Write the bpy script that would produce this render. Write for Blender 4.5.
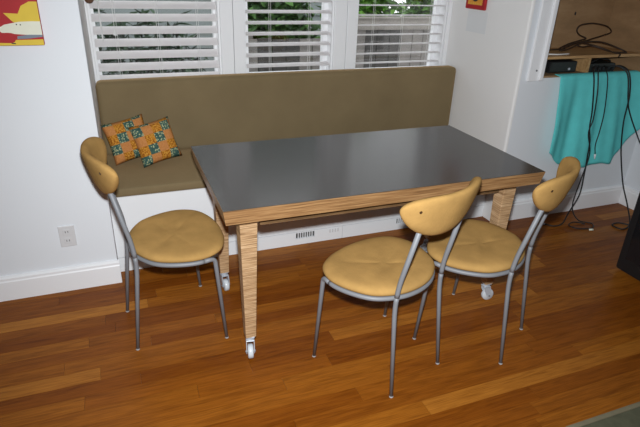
import bpy, bmesh, math, random
from mathutils import Vector, Matrix

random.seed(7)
S = bpy.context.scene
C = S.collection
for o in list(bpy.data.objects):
    bpy.data.objects.remove(o)

# ------------------------------------------------------------------ camera
CAM = Vector((0.0939, -2.6134, 1.5791))
YAW, PITCH, ROLL, FPX = math.radians(21.8496), math.radians(25.4158), math.radians(2.0943), 526.95
fw = Vector((math.sin(YAW)*math.cos(PITCH), math.cos(YAW)*math.cos(PITCH), -math.sin(PITCH)))
r_ = Vector((math.cos(YAW), -math.sin(YAW), 0))
u_ = r_.cross(fw)
rt = r_*math.cos(ROLL) + u_*math.sin(ROLL)
up = -r_*math.sin(ROLL) + u_*math.cos(ROLL)
cd = bpy.data.cameras.new('camera')
cd.sensor_width = 36.0
cd.lens = FPX/640*36
cd.clip_start = 0.02
cam = bpy.data.objects.new('camera', cd)
C.objects.link(cam)
rot = Matrix((rt, up, -fw)).transposed().to_4x4()
cam.matrix_world = Matrix.Translation(CAM) @ rot
S.camera = cam

# ------------------------------------------------------------------ world: overcast daylight
W = bpy.data.worlds.new('world')
S.world = W
W.use_nodes = True
bg = W.node_tree.nodes['Background']
bg.inputs[0].default_value = (0.93, 0.97, 1.0, 1)
bg.inputs[1].default_value = 1.9

# camera flash just above the lens: the light this photograph was taken with
fl = bpy.data.lights.new('camera_flash', 'SPOT')
fl.energy = 315
fl.color = (0.94, 0.975, 1.0)
fl.spot_size = math.radians(112)
fl.spot_blend = 1.0
fl.shadow_soft_size = 0.025
flo = bpy.data.objects.new('camera_flash', fl)
C.objects.link(flo)
flo.matrix_world = Matrix.Translation(CAM + up*0.11 + fw*0.02) @ rot @ Matrix.Rotation(math.radians(-2), 4, 'Y')

vs = S.view_settings
vs.view_transform = 'Standard'
vs.look = 'None'
vs.exposure = 0.0
vs.gamma = 1.0
vs.use_curve_mapping = False

# ------------------------------------------------------------------ materials
def newmat(name):
    m = bpy.data.materials.new(name)
    m.use_nodes = True
    n = m.node_tree.nodes
    return m, n, m.node_tree.links, n['Principled BSDF']

def setspec(b, rough, metal=0.0, spec=0.5):
    b.inputs['Roughness'].default_value = rough
    b.inputs['Metallic'].default_value = metal
    b.inputs['Specular IOR Level'].default_value = spec

def plain(name, col, rough=0.5, metal=0.0, spec=0.5, var=0.06, scale=8.0, bump=0.0, bscale=200.0):
    """colour with a soft noise variation and an optional fine relief"""
    m, n, l, b = newmat(name)
    setspec(b, rough, metal, spec)
    tc = n.new('ShaderNodeTexCoord')
    nz = n.new('ShaderNodeTexNoise')
    nz.inputs['Scale'].default_value = scale
    nz.inputs['Detail'].default_value = 4
    l.new(tc.outputs['Object'], nz.inputs['Vector'])
    mx = n.new('ShaderNodeMix')
    mx.data_type = 'RGBA'
    c = Vector(col[:3])
    mx.inputs[6].default_value = (*[max(0, v*(1-var)) for v in c], 1)
    mx.inputs[7].default_value = (*[min(1, v*(1+var)) for v in c], 1)
    l.new(nz.outputs[0], mx.inputs[0])
    l.new(mx.outputs[2], b.inputs['Base Color'])
    if bump:
        nb = n.new('ShaderNodeTexNoise')
        nb.inputs['Scale'].default_value = bscale
        nb.inputs['Detail'].default_value = 3
        l.new(tc.outputs['Object'], nb.inputs['Vector'])
        bp = n.new('ShaderNodeBump')
        bp.inputs['Strength'].default_value = bump
        bp.inputs['Distance'].default_value = 0.002
        l.new(nb.outputs[0], bp.inputs['Height'])
        l.new(bp.outputs[0], b.inputs['Normal'])
    return m

def ramp(n, stops):
    r = n.new('ShaderNodeValToRGB')
    e = r.color_ramp.elements
    while len(e) < len(stops):
        e.new(0.5)
    for q, (p, c) in zip(e, stops):
        q.position = p
        q.color = (*c, 1)
    return r

def math_node(n, l, op, a, b=None):
    m = n.new('ShaderNodeMath')
    m.operation = op
    for i, v in enumerate((a, b)):
        if v is None:
            continue
        if isinstance(v, (int, float)):
            m.inputs[i].default_value = v
        else:
            l.new(v, m.inputs[i])
    return m.outputs[0]

def floor_mat():
    m, n, l, b = newmat('oak_floor')
    setspec(b, 0.36, 0, 0.12)
    oi = n.new('ShaderNodeObjectInfo')
    at = n.new('ShaderNodeAttribute')
    at.attribute_name = 'tone'
    rnd = math_node(n, l, 'FRACT', math_node(n, l, 'ADD', oi.outputs['Random'], at.outputs['Fac']))
    geo = n.new('ShaderNodeNewGeometry')
    off = n.new('ShaderNodeCombineXYZ')
    l.new(math_node(n, l, 'MULTIPLY', rnd, 37.0), off.inputs[0])
    l.new(math_node(n, l, 'MULTIPLY', rnd, 91.0), off.inputs[2])
    va = n.new('ShaderNodeVectorMath')
    l.new(geo.outputs['Position'], va.inputs[0])
    l.new(off.outputs[0], va.inputs[1])
    mp = n.new('ShaderNodeMapping')
    mp.inputs['Scale'].default_value = (2.2, 24, 1)
    l.new(va.outputs[0], mp.inputs[0])
    nz = n.new('ShaderNodeTexNoise')
    nz.inputs['Scale'].default_value = 1.6
    nz.inputs['Detail'].default_value = 6
    nz.inputs['Roughness'].default_value = 0.6
    nz.inputs['Distortion'].default_value = 1.2
    l.new(mp.outputs[0], nz.inputs['Vector'])
    mp2 = n.new('ShaderNodeMapping')
    mp2.inputs['Scale'].default_value = (6, 180, 1)
    l.new(va.outputs[0], mp2.inputs[0])
    nf = n.new('ShaderNodeTexNoise')
    nf.inputs['Scale'].default_value = 1.5
    nf.inputs['Detail'].default_value = 3
    l.new(mp2.outputs[0], nf.inputs['Vector'])
    base = ramp(n, [(0.0, (0.195, 0.053, 0.004)), (0.35, (0.245, 0.074, 0.007)), (0.80, (0.300, 0.100, 0.010)), (1.0, (0.43, 0.168, 0.025))])
    l.new(rnd, base.inputs[0])
    g = ramp(n, [(0.30, (0.66, 0.60, 0.52)), (0.5, (0.96, 0.95, 0.94)), (0.7, (1.12, 1.14, 1.15))])
    l.new(nz.outputs[0], g.inputs[0])
    m1 = n.new('ShaderNodeMix'); m1.data_type = 'RGBA'; m1.blend_type = 'MULTIPLY'; m1.inputs[0].default_value = 1
    l.new(base.outputs[0], m1.inputs[6]); l.new(g.outputs[0], m1.inputs[7])
    g2 = ramp(n, [(0.3, (0.66, 0.60, 0.55)), (0.6, (1.10, 1.10, 1.10))])
    l.new(nf.outputs[0], g2.inputs[0])
    m2 = n.new('ShaderNodeMix'); m2.data_type = 'RGBA'; m2.blend_type = 'MULTIPLY'; m2.inputs[0].default_value = 0.8
    l.new(m1.outputs[2], m2.inputs[6]); l.new(g2.outputs[0], m2.inputs[7])
    l.new(m2.outputs[2], b.inputs['Base Color'])
    return m

def striped_wood(name, scale, c0, c1, c2, rough=0.42):
    """edge-laminated plywood: bands across one axis (the large mapping scale)"""
    m, n, l, b = newmat(name)
    setspec(b, rough, 0, 0.4)
    geo = n.new('ShaderNodeTexCoord')
    mp = n.new('ShaderNodeMapping')
    mp.inputs['Scale'].default_value = scale
    l.new(geo.outputs['Object'], mp.inputs[0])
    nz = n.new('ShaderNodeTexNoise')
    nz.inputs['Scale'].default_value = 1
    nz.inputs['Detail'].default_value = 4
    nz.inputs['Roughness'].default_value = 0.65
    l.new(mp.outputs[0], nz.inputs['Vector'])
    r = ramp(n, [(0.34, c0), (0.5, c1), (0.66, c2)])
    l.new(nz.outputs[0], r.inputs[0])
    l.new(r.outputs[0], b.inputs['Base Color'])
    return m

def patchwork_mat(seed):
    m, n, l, b = newmat('patchwork_fabric')
    setspec(b, 0.9, 0, 0.1)
    tc = n.new('ShaderNodeTexCoord')
    mp = n.new('ShaderNodeMapping')
    mp.inputs['Location'].default_value = (seed*3.0, seed*1.0, 0)
    mp.inputs['Scale'].default_value = (4.3, 4.3, 1)
    l.new(tc.outputs['UV'], mp.inputs[0])
    fl_ = n.new('ShaderNodeVectorMath'); fl_.operation = 'FLOOR'
    l.new(mp.outputs[0], fl_.inputs[0])
    sp = n.new('ShaderNodeSeparateXYZ')
    l.new(fl_.outputs[0], sp.inputs[0])
    k = math_node(n, l, 'ADD', sp.outputs[0], math_node(n, l, 'MULTIPLY', sp.outputs[1], 2.0))
    k = math_node(n, l, 'FLOORED_MODULO', k, 3.0)          # 0 peach, 1 orange floral, 2 teal leaves
    vo = n.new('ShaderNodeTexVoronoi'); vo.inputs['Scale'].default_value = 24
    l.new(tc.outputs['UV'], vo.inputs['Vector'])
    leaf = ramp(n, [(0.0, (0.50, 0.47, 0.25)), (0.36, (0.36, 0.40, 0.24)), (0.44, (0.060, 0.125, 0.100)), (1.0, (0.035, 0.080, 0.070))])
    l.new(vo.outputs[0], leaf.inputs[0])
    nz = n.new('ShaderNodeTexNoise'); nz.inputs['Scale'].default_value = 26; nz.inputs['Detail'].default_value = 2
    l.new(tc.outputs['UV'], nz.inputs['Vector'])
    flo_ = ramp(n, [(0.38, (0.26, 0.085, 0.012)), (0.5, (0.50, 0.20, 0.022)), (0.62, (0.56, 0.28, 0.05))])
    l.new(nz.outputs[0], flo_.inputs[0])
    pe = ramp(n, [(0.3, (0.47, 0.19, 0.055)), (0.7, (0.55, 0.24, 0.085))])
    l.new(nz.outputs[0], pe.inputs[0])
    a = n.new('ShaderNodeMix'); a.data_type = 'RGBA'
    l.new(math_node(n, l, 'GREATER_THAN', k, 0.5), a.inputs[0])
    l.new(pe.outputs[0], a.inputs[6]); l.new(flo_.outputs[0], a.inputs[7])
    c = n.new('ShaderNodeMix'); c.data_type = 'RGBA'
    l.new(math_node(n, l, 'GREATER_THAN', k, 1.5), c.inputs[0])
    l.new(a.outputs[2], c.inputs[6]); l.new(leaf.outputs[0], c.inputs[7])
    l.new(c.outputs[2], b.inputs['Base Color'])
    return m

def leaf_mat(name, c0, c1, c2):
    m, n, l, b = newmat(name)
    setspec(b, 0.5, 0, 0.3)
    at = n.new('ShaderNodeAttribute'); at.attribute_name = 'tone'
    r = ramp(n, [(0, c0), (0.5, c1), (1, c2)])
    l.new(at.outputs['Fac'], r.inputs[0])
    l.new(r.outputs[0], b.inputs['Base Color'])
    return m

M = {}
M['wall'] = plain('wall_paint', (0.77, 0.80, 0.835), 0.75, 0, 0.25, 0.02, 2.0, 0.15, 90)
M['wall_warm'] = plain('wall_paint_warm', (0.86, 0.85, 0.84), 0.75, 0, 0.25, 0.03, 1.5, 0.15, 90)
M['trim'] = plain('trim_paint', (0.88, 0.885, 0.90), 0.4, 0, 0.4, 0.02, 5)
M['ceiling'] = plain('ceiling_paint', (0.80, 0.80, 0.79), 0.9, 0, 0.1, 0.02, 3)
M['floor'] = floor_mat()
M['subfloor'] = plain('subfloor', (0.05, 0.022, 0.008), 0.8)
M['suede'] = plain('olive_suede', (0.205, 0.153, 0.082), 0.95, 0, 0.10, 0.20, 4, 0.3, 60)
sb = M['suede'].node_tree.nodes['Principled BSDF']
sb.inputs['Sheen Weight'].default_value = 0.35
sb.inputs['Sheen Roughness'].default_value = 0.5
sb.inputs['Sheen Tint'].default_value = (0.9, 0.6, 0.3, 1)
M['bench_white'] = plain('bench_paint', (0.83, 0.85, 0.87), 0.45, 0, 0.4, 0.02, 5)
M['dark_slot'] = plain('vent_dark', (0.02, 0.02, 0.02), 0.9)
M['laminate'] = plain('grey_laminate', (0.045, 0.040, 0.036), 0.20, 0, 0.5, 0.08, 30, 0.03, 300)
M['ply_edge'] = striped_wood('plywood_edge', (5, 5, 160), (0.17, 0.085, 0.034), (0.30, 0.160, 0.066), (0.42, 0.245, 0.110))
M['ply_leg'] = striped_wood('plywood_leg', (7, 7, 260), (0.19, 0.105, 0.048), (0.44, 0.270, 0.138), (0.64, 0.45, 0.27))
M['apron'] = striped_wood('apron_wood', (6, 6, 90), (0.10, 0.055, 0.025), (0.15, 0.085, 0.038), (0.20, 0.115, 0.055))
M['steel'] = plain('grey_tube', (0.205, 0.212, 0.228), 0.52, 0.05, 0.5, 0.05, 20)
M['glide'] = plain('grey_plastic', (0.42, 0.42, 0.42), 0.5)
M['ochre'] = plain('ochre_microsuede', (0.425, 0.250, 0.083), 0.95, 0, 0.06, 0.34, 11, 0.5, 120)
M['bolt'] = plain('dark_bolt', (0.10, 0.05, 0.02), 0.5, 0.5)
M['caster'] = plain('caster_grey', (0.52, 0.55, 0.60), 0.35, 0.2, 0.5, 0.06)
M['wheel'] = plain('caster_wheel', (0.60, 0.64, 0.68), 0.25, 0, 0.5, 0.1)
M['slat'] = plain('blind_slat', (0.72, 0.69, 0.69), 0.45, 0, 0.4, 0.02)
M['cord_white'] = plain('white_cord', (0.75, 0.75, 0.74), 0.7)
M['ply_niche'] = striped_wood('niche_plywood', (3, 3, 9), (0.27, 0.165, 0.082), (0.33, 0.20, 0.10), (0.38, 0.24, 0.125), 0.6)
M['niche_edge'] = striped_wood('niche_edge', (4, 60, 60), (0.34, 0.19, 0.075), (0.46, 0.27, 0.115), (0.52, 0.33, 0.15), 0.5)
M['black'] = plain('black_plastic', (0.012, 0.012, 0.013), 0.45, 0, 0.4)
M['screen'] = plain('screen_glass', (0.010, 0.011, 0.013), 0.08, 0, 0.5)
M['device'] = plain('dark_device', (0.025, 0.030, 0.028), 0.4, 0.1, 0.5, 0.3, 60)
M['cable'] = plain('black_cable', (0.012, 0.012, 0.013), 0.45, 0, 0.4)
M['cable_brown'] = plain('brown_cable', (0.035, 0.018, 0.010), 0.5, 0, 0.4)
M['teal'] = plain('teal_terry', (0.14, 0.68, 0.68), 0.95, 0, 0.1, 0.12, 14, 0.6, 240)
M['rug'] = plain('grey_green_rug', (0.105, 0.105, 0.068), 0.95, 0, 0.1, 0.30, 25, 0.6, 220)
M['rug_edge'] = plain('rug_binding', (0.20, 0.175, 0.115), 0.95, 0, 0.1, 0.15, 30)
M['red'] = plain('red_paint', (0.42, 0.018, 0.022), 0.6, 0, 0.3, 0.12, 12)
M['yellow'] = plain('yellow_paint', (0.74, 0.53, 0.055), 0.6, 0, 0.3, 0.08, 20)
M['cream'] = plain('cream_paint', (0.78, 0.78, 0.64), 0.6, 0, 0.3, 0.05, 20)
M['greyblue'] = plain('greyblue_paint', (0.20, 0.23, 0.28), 0.6, 0, 0.3, 0.08, 20)
M['ink'] = plain('ink', (0.02, 0.02, 0.02), 0.6)
M['orange'] = plain('orange_glaze', (0.75, 0.30, 0.02), 0.4)
M['patch'] = plain('patch_grey', (0.78, 0.79, 0.80), 0.75, 0, 0.25, 0.02)
M['outlet'] = plain('outlet_plastic', (0.66, 0.66, 0.67), 0.4)
M['brown_wood'] = plain('brown_wood', (0.14, 0.07, 0.04), 0.5)
M['fence'] = plain('weathered_board', (0.23, 0.215, 0.20), 0.9, 0, 0.1, 0.35, 9)
M['fence_dark'] = plain('weathered_board_dark', (0.085, 0.082, 0.078), 0.9, 0, 0.1, 0.35, 9)
M['fence_rail'] = plain('weathered_rail', (0.28, 0.26, 0.235), 0.9, 0, 0.1, 0.25, 12)
M['ground'] = plain('garden_soil', (0.10, 0.085, 0.06), 0.95, 0, 0.1, 0.4, 6)
M['siding'] = plain('pale_siding', (0.25, 0.285, 0.28), 0.8, 0, 0.2, 0.05)
M['leaf_dark'] = leaf_mat('leaf_dark', (0.010, 0.025, 0.012), (0.025, 0.060, 0.025), (0.07, 0.13, 0.07))
M['leaf_bright'] = leaf_mat('leaf_bright', (0.04, 0.12, 0.012), (0.10, 0.27, 0.03), (0.22, 0.46, 0.07))
M['leaf_mid'] = leaf_mat('leaf_mid', (0.02, 0.05, 0.012), (0.05, 0.13, 0.025), (0.12, 0.26, 0.06))
M['bark'] = plain('bark', (0.06, 0.045, 0.03), 0.9)
mg, ng, lg, bgl = newmat('window_glass')
for nd in list(ng):
    if nd.type == 'BSDF_PRINCIPLED':
        ng.remove(nd)
tr = ng.new('ShaderNodeBsdfTransparent')
gl = ng.new('ShaderNodeBsdfGlossy'); gl.inputs['Roughness'].default_value = 0.02
mxs = ng.new('ShaderNodeMixShader'); mxs.inputs[0].default_value = 0.06
lg.new(tr.outputs[0], mxs.inputs[1]); lg.new(gl.outputs[0], mxs.inputs[2])
lg.new(mxs.outputs[0], ng['Material Output'].inputs[0])
M['glass'] = mg

# ------------------------------------------------------------------ mesh helpers
def obj(name, bm, mat, parent=None, smooth=False, loc=None):
    me = bpy.data.meshes.new(name)
    bm.normal_update()
    bm.to_mesh(me)
    bm.free()
    for m in (mat if isinstance(mat, (list, tuple)) else [mat]):
        me.materials.append(m)
    if smooth:
        for p in me.polygons:
            p.use_smooth = True
    o = bpy.data.objects.new(name, me)
    C.objects.link(o)
    if parent:
        o.parent = parent
    if loc:
        o.location = loc
    return o

def tag(o, label=None, cat=None, group=None, kind=None):
    if label: o['label'] = label
    if cat: o['category'] = cat
    if group: o['group'] = group
    if kind: o['kind'] = kind
    return o

def empty(name, loc=(0, 0, 0), rz=0.0):
    o = bpy.data.objects.new(name, None)
    o.empty_display_size = 0.05
    C.objects.link(o)
    o.location = loc
    o.rotation_euler = (0, 0, rz)
    return o

def box(bm, x0, x1, y0, y1, z0, z1, bevel=0.0, seg=2, mi=0):
    v = [bm.verts.new((x, y, z)) for z in (z0, z1) for y in (y0, y1) for x in (x0, x1)]
    fs = []
    for f in ((0, 2, 3, 1), (4, 5, 7, 6), (0, 1, 5, 4), (1, 3, 7, 5), (3, 2, 6, 7), (2, 0, 4, 6)):
        fc = bm.faces.new([v[i] for i in f])
        fc.material_index = mi
        fs.append(fc)
    if bevel > 0:
        es = list({e for f in fs for e in f.edges})
        bmesh.ops.bevel(bm, geom=es, offset=bevel, segments=seg, profile=0.5, affect='EDGES')
    return fs

def bx(*a, **k):
    bm = bmesh.new()
    box(bm, *a, **k)
    return bm

def catmull(pts, n=6):
    P = [Vector(p) for p in pts]
    out = []
    for i in range(len(P)-1):
        p0 = P[i-1] if i > 0 else 2*P[0]-P[1]
        p1, p2 = P[i], P[i+1]
        p3 = P[i+2] if i+2 < len(P) else 2*P[-1]-P[-2]
        for k in range(n):
            t = k/n
            out.append(0.5*((2*p1)+(p2-p0)*t+(2*p0-5*p1+4*p2-p3)*t*t+(3*p1-p0-3*p2+p3)*t**3))
    out.append(P[-1])
    return out

def fillet(pts, rad, n=6):
    """polyline with rounded corners"""
    P = [Vector(p) for p in pts]
    out = [P[0]]
    for i in range(1, len(P)-1):
        a = (P[i-1]-P[i]); b = (P[i+1]-P[i])
        r = min(rad, a.length*0.45, b.length*0.45)
        s = P[i]+a.normalized()*r; e = P[i]+b.normalized()*r
        for k in range(n+1):
            t = k/n
            out.append((1-t)**2*s+2*t*(1-t)*P[i]+t*t*e)
    out.append(P[-1])
    return out

def tube(bm, path, rad, seg=10, caps=True):
    P = [Vector(p) for p in path]
    n = len(P)
    R = rad if callable(rad) else (lambda t: rad)
    L = [0.0]
    for i in range(1, n):
        L.append(L[-1]+(P[i]-P[i-1]).length)
    rings = []
    T0 = (P[1]-P[0]).normalized()
    ref = Vector((0, 0, 1)) if abs(T0.z) < 0.9 else Vector((1, 0, 0))
    N = (ref - T0*ref.dot(T0)).normalized()
    for i in range(n):
        T = (P[min(i+1, n-1)]-P[max(i-1, 0)])
        if T.length < 1e-9:
            T = T0
        T = T.normalized()
        N = (N - T*N.dot(T)).normalized()
        B = T.cross(N)
        rr = R(L[i]/max(L[-1], 1e-9))
        rings.append([bm.verts.new(P[i]+N*(rr*math.cos(a))+B*(rr*math.sin(a))) for a in [2*math.pi*k/seg for k in range(seg)]])
    for i in range(n-1):
        for k in range(seg):
            bm.faces.new((rings[i][k], rings[i][(k+1) % seg], rings[i+1][(k+1) % seg], rings[i+1][k]))
    if caps:
        bm.faces.new(rings[0][::-1]); bm.faces.new(rings[-1])
    return rings

def tb(path, rad, seg=10):
    bm = bmesh.new()
    tube(bm, path, rad, seg)
    return bm

def cyl(bm, c, axis, r, h, seg=20, bev=0.0):
    a = Vector(axis).normalized()
    c = Vector(c)
    if bev:
        pts = [(-h/2, r-bev), (-h/2+bev, r), (h/2-bev, r), (h/2, r-bev)]
    else:
        pts = [(-h/2, r), (h/2, r)]
    ref = Vector((0, 0, 1)) if abs(a.z) < 0.9 else Vector((1, 0, 0))
    N = (ref-a*ref.dot(a)).normalized(); B = a.cross(N)
    rings = [[bm.verts.new(c+a*t+N*(q*math.cos(2*math.pi*k/seg))+B*(q*math.sin(2*math.pi*k/seg))) for k in range(seg)] for t, q in pts]
    for i in range(len(rings)-1):
        for k in range(seg):
            bm.faces.new((rings[i][k], rings[i][(k+1) % seg], rings[i+1][(k+1) % seg], rings[i+1][k]))
    bm.faces.new(rings[0][::-1]); bm.faces.new(rings[-1])

def prism(bm, pts, y0, y1, mi=0, axis='y'):
    """extrude a 2-D outline (a,z); axis y: a=x; axis x: a=y"""
    def mk(a, z, d):
        return (a, d, z) if axis == 'y' else (d, a, z)
    A = [bm.verts.new(mk(a, z, y0)) for a, z in pts]
    B = [bm.verts.new(mk(a, z, y1)) for a, z in pts]
    n = len(pts)
    fs = [bm.faces.new(A), bm.faces.new(B[::-1])]
    for i in range(n):
        fs.append(bm.faces.new((A[i], B[i], B[(i+1) % n], A[(i+1) % n])))
    for f in fs:
        f.material_index = mi
    bmesh.ops.recalc_face_normals(bm, faces=fs)

def struct(name, bm, mat, label, cat, smooth=False):
    o = obj(name, bm, mat, None, smooth)
    return tag(o, label, cat, kind='structure')

# ------------------------------------------------------------------ dimensions of the room
XR = 2.417          # right side of the window bay
YW = 0.79           # face of the window casings
XC = 3.605          # right side wall
XL, YB, ZC = -2.4, -4.6, 2.55
WT = 0.14

# ------------------------------------------------------------------ room shell
fl_root = struct('floor', bx(XL-WT, XC+WT, YB-WT, YW+0.2, -0.10, -0.014), M['subfloor'], 'varnished oak strip floor running along the bench', 'floor')
PW = 0.0765
unit = bmesh.new()
box(unit, 0, 1, 0, 1, -1, 0)
ume = bpy.data.meshes.new('plank'); unit.to_mesh(ume); unit.free()
ume.materials.append(M['floor'])
y = 0.088
rowi = 0
far_boxes = []
VX0, VX1, VY0 = -0.85, XC-0.002, -1.98
while y > YB:
    yy = y-PW
    if yy > VY0:
        x = VX0 - random.uniform(0.0, 0.7)
        far_boxes.append((XL, x-0.0008, yy, y))
        while x < VX1:
            ln = random.uniform(0.55, 1.45)
            x2 = min(x+ln, VX1)
            if VX1-x2 < 0.25:
                x2 = VX1
            o = bpy.data.objects.new('plank', ume)
            C.objects.link(o)
            o.parent = fl_root
            o.location = (x, yy+0.0005, random.uniform(-0.0005, 0.0))
            o.scale = (x2-x-0.0010, PW-0.0010, 0.0125)
            x = x2
    else:
        x = XL
        while x < VX1:
            x2 = min(x+random.uniform(0.6, 1.6), VX1)
            far_boxes.append((x, x2-0.001, yy+0.0005, y-0.0005))
            x = x2
    y = yy
far_boxes.append((XL, VX1, 0.089, YW))
bm = bmesh.new()
tl = bm.faces.layers.float.new('tone')
for (a, b, c, d) in far_boxes:
    t = random.random()
    for f in box(bm, a, b, c, d, -0.0125, -0.0004):
        f[tl] = t
o = obj('plank_field', bm, M['floor'], fl_root)
tag(o, kind='stuff')

struct('ceiling', bx(XL-WT, XC+WT, YB-WT, YW+0.2, ZC, ZC+0.1), M['ceiling'], 'white ceiling above the room', 'ceiling')
struct('wall_left', bx(XL-WT, 0.0, 0.0, WT, 0, ZC, bevel=0.004), M['wall'], 'white painted wall left of the window bay', 'wall')
struct('wall_side_left', bx(XL-WT, XL, YB, 0.0, 0, ZC), M['wall'], 'white painted side wall at left of room', 'wall')
# return walls of the bay
struct('wall_bay_left', bx(-WT, -0.0005, WT, YW+0.2, 0, ZC), M['wall_warm'], 'narrow return wall at left end of bench', 'wall')
bm = bx(XR, XR+0.02, 0.0, YW+0.2, 0, ZC)
ed = [e for e in bm.edges if abs(e.verts[0].co.x-XR) < 1e-5 and abs(e.verts[1].co.x-XR) < 1e-5 and abs(e.verts[0].co.y) < 1e-5 and abs(e.verts[1].co.y) < 1e-5]
bmesh.ops.bevel(bm, geom=ed, offset=0.014, segments=5, profile=0.5, affect='EDGES')
struct('wall_bay_right', bm, M['wall_warm'], 'warm white return wall at right end of bench', 'wall')
# right facing wall with the niche opening
NX0, NX1, NZ0, NZ1, ND = 2.585, 3.445, 0.975, 1.95, 0.34
bm = bmesh.new()
box(bm, XR+0.02, NX0, 0, WT, 0, ZC)
box(bm, NX1, XC+WT, 0, WT, 0, ZC)
box(bm, NX0, NX1, 0, WT, 0, NZ0)
box(bm, NX0, NX1, 0, WT, NZ1, ZC)
struct('wall_right', bm, M['wall'], 'white wall below and around the plywood niche', 'wall')
struct('wall_side_right', bx(XC, XC+WT, YB, 0.0, 0, ZC), M['wall'], 'white side wall right of the niche', 'wall')
struct('wall_rear', bx(XL-WT, XC+WT, YB-WT, YB, 0, ZC), M['wall'], 'white wall behind the photographer', 'wall')
# window wall with three openings
OP = [(0.014, 0.757), (0.905, 1.515), (1.680, 2.386)]
OZ0, OZ1 = 0.84, 2.20
bm = bmesh.new()
xs = [-0.0005, OP[0][0], OP[0][1], OP[1][0], OP[1][1], OP[2][0], OP[2][1], XR]
for i in (0, 2, 4, 6):
    box(bm, xs[i], xs[i+1], YW+0.02, YW+0.16, 0, ZC)
for a, b in OP:
    box(bm, a, b, YW+0.02, YW+0.16, 0, OZ0)
    box(bm, a, b, YW+0.02, YW+0.16, OZ1, ZC)
struct('wall_back', bm, M['wall'], 'window wall behind the bench', 'wall')

def baseboard(name, x0, x1, label, h=0.131, mat=M['trim']):
    prof = [(-0.021, 0.0), (-0.021, h-0.028), (-0.017, h-0.022), (-0.017, h-0.010), (-0.009, h-0.002), (0.0, h), (0.0, 0.0)]
    bm = bmesh.new()
    A = [bm.verts.new((x0, a, z)) for a, z in prof]
    B = [bm.verts.new((x1, a, z)) for a, z in prof]
    n = len(prof)
    bm.faces.new(A); bm.faces.new(B[::-1])
    for i in range(n):
        bm.faces.new((A[i], B[i], B[(i+1) % n], A[(i+1) % n]))
    bmesh.ops.recalc_face_normals(bm, faces=bm.faces[:])
    return struct(name, bm, mat, label, 'baseboard')

baseboard('baseboard_left', XL, 0.008, 'tall white baseboard with moulded top, left of bench')
baseboard('baseboard_right', XR+0.005, XC-0.022, 'white baseboard under the teal towel', 0.142)
o = baseboard('baseboard_side_right', 0, 4.0, 'white baseboard along the right side wall', 0.142)
o.rotation_euler = (0, 0, -math.pi/2)
o.location = (XC, 0.0, 0)

# ------------------------------------------------------------------ windows
for wi, (a, b) in enumerate(OP):
    pos = ('left', 'middle', 'right')[wi]
    w = empty('window_%d' % (wi+1), ((a+b)/2, YW+0.09, OZ0))
    tag(w, '%s window of the three above the bench' % pos, 'window', kind='structure')
    ox, oy, oz = w.location
    def wp(name, bm, mat, parent=w):
        bmesh.ops.translate(bm, verts=bm.verts[:], vec=(-ox, -oy, -oz))
        return obj(name, bm, mat, parent)
    bm = bmesh.new()
    box(bm, a, b, YW+0.02, YW+0.16, OZ0, OZ0+0.012)
    box(bm, a, b, YW+0.02, YW+0.16, OZ1-0.012, OZ1)
    box(bm, a, a+0.012, YW+0.02, YW+0.16, OZ0+0.012, OZ1-0.012)
    box(bm, b-0.012, b, YW+0.02, YW+0.16, OZ0+0.012, OZ1-0.012)
    wp('jamb', bm, M['trim'])
    bm = bmesh.new()
    y0, y1 = YW+0.095, YW+0.135
    s = 0.016 if wi == 0 else 0.034
    box(bm, a+0.012, a+0.012+s, y0, y1, OZ0+0.012, OZ1-0.012)
    box(bm, b-0.012-s, b-0.012, y0, y1, OZ0+0.012, OZ1-0.012)
    box(bm, a+0.012+s, b-0.012-s, y0, y1, OZ0+0.012, OZ0+0.06)
    box(bm, a+0.012+s, b-0.012-s, y0, y1, OZ1-0.06, OZ1-0.012)
    wp('sash', bm, M['trim'])
    wp('pane', bx(a+0.012+s, b-0.012-s, YW+0.112, YW+0.118, OZ0+0.06, OZ1-0.06), M['glass'])

# casing boards between and beside the windows
def casing(n, x0, x1, label):
    t = empty('trim_%d' % n, ((x0+x1)/2, YW+0.01, 0.80))
    tag(t, label, 'trim', kind='structure')
    ox = (x0+x1)/2
    def add(name, a, b, c, d):
        obj(name, bx(a-ox, b-ox, c-(YW+0.01), d-(YW+0.01), 0, 1.45, bevel=0.003), M['trim'], t)
    w = x1-x0
    if w > 0.1:
        add('casing_board', x0, x0+w*0.52, YW, YW+0.02)
        add('casing_board', x0+w*0.535, x1, YW-0.003, YW+0.02)
    else:
        add('casing_board', x0, x1, YW, YW+0.02)

casing(1, 0.0, OP[0][0], 'narrow white casing strip left of the left window')
casing(2, OP[0][1]-0.002, OP[1][0]+0.002, 'wide white casing between left and middle windows')
casing(3, OP[1][1]-0.002, OP[2][0]+0.002, 'wide white casing between middle and right windows')
casing(4, OP[2][1]-0.002, XR-0.001, 'narrow white casing at right end of windows')
struct('trim_5', bx(0.0, XR-0.001, YW-0.03, YW+0.02, 0.78, 0.805, bevel=0.004), M['trim'], 'white window sill hidden behind bench backrest', 'trim')

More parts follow.
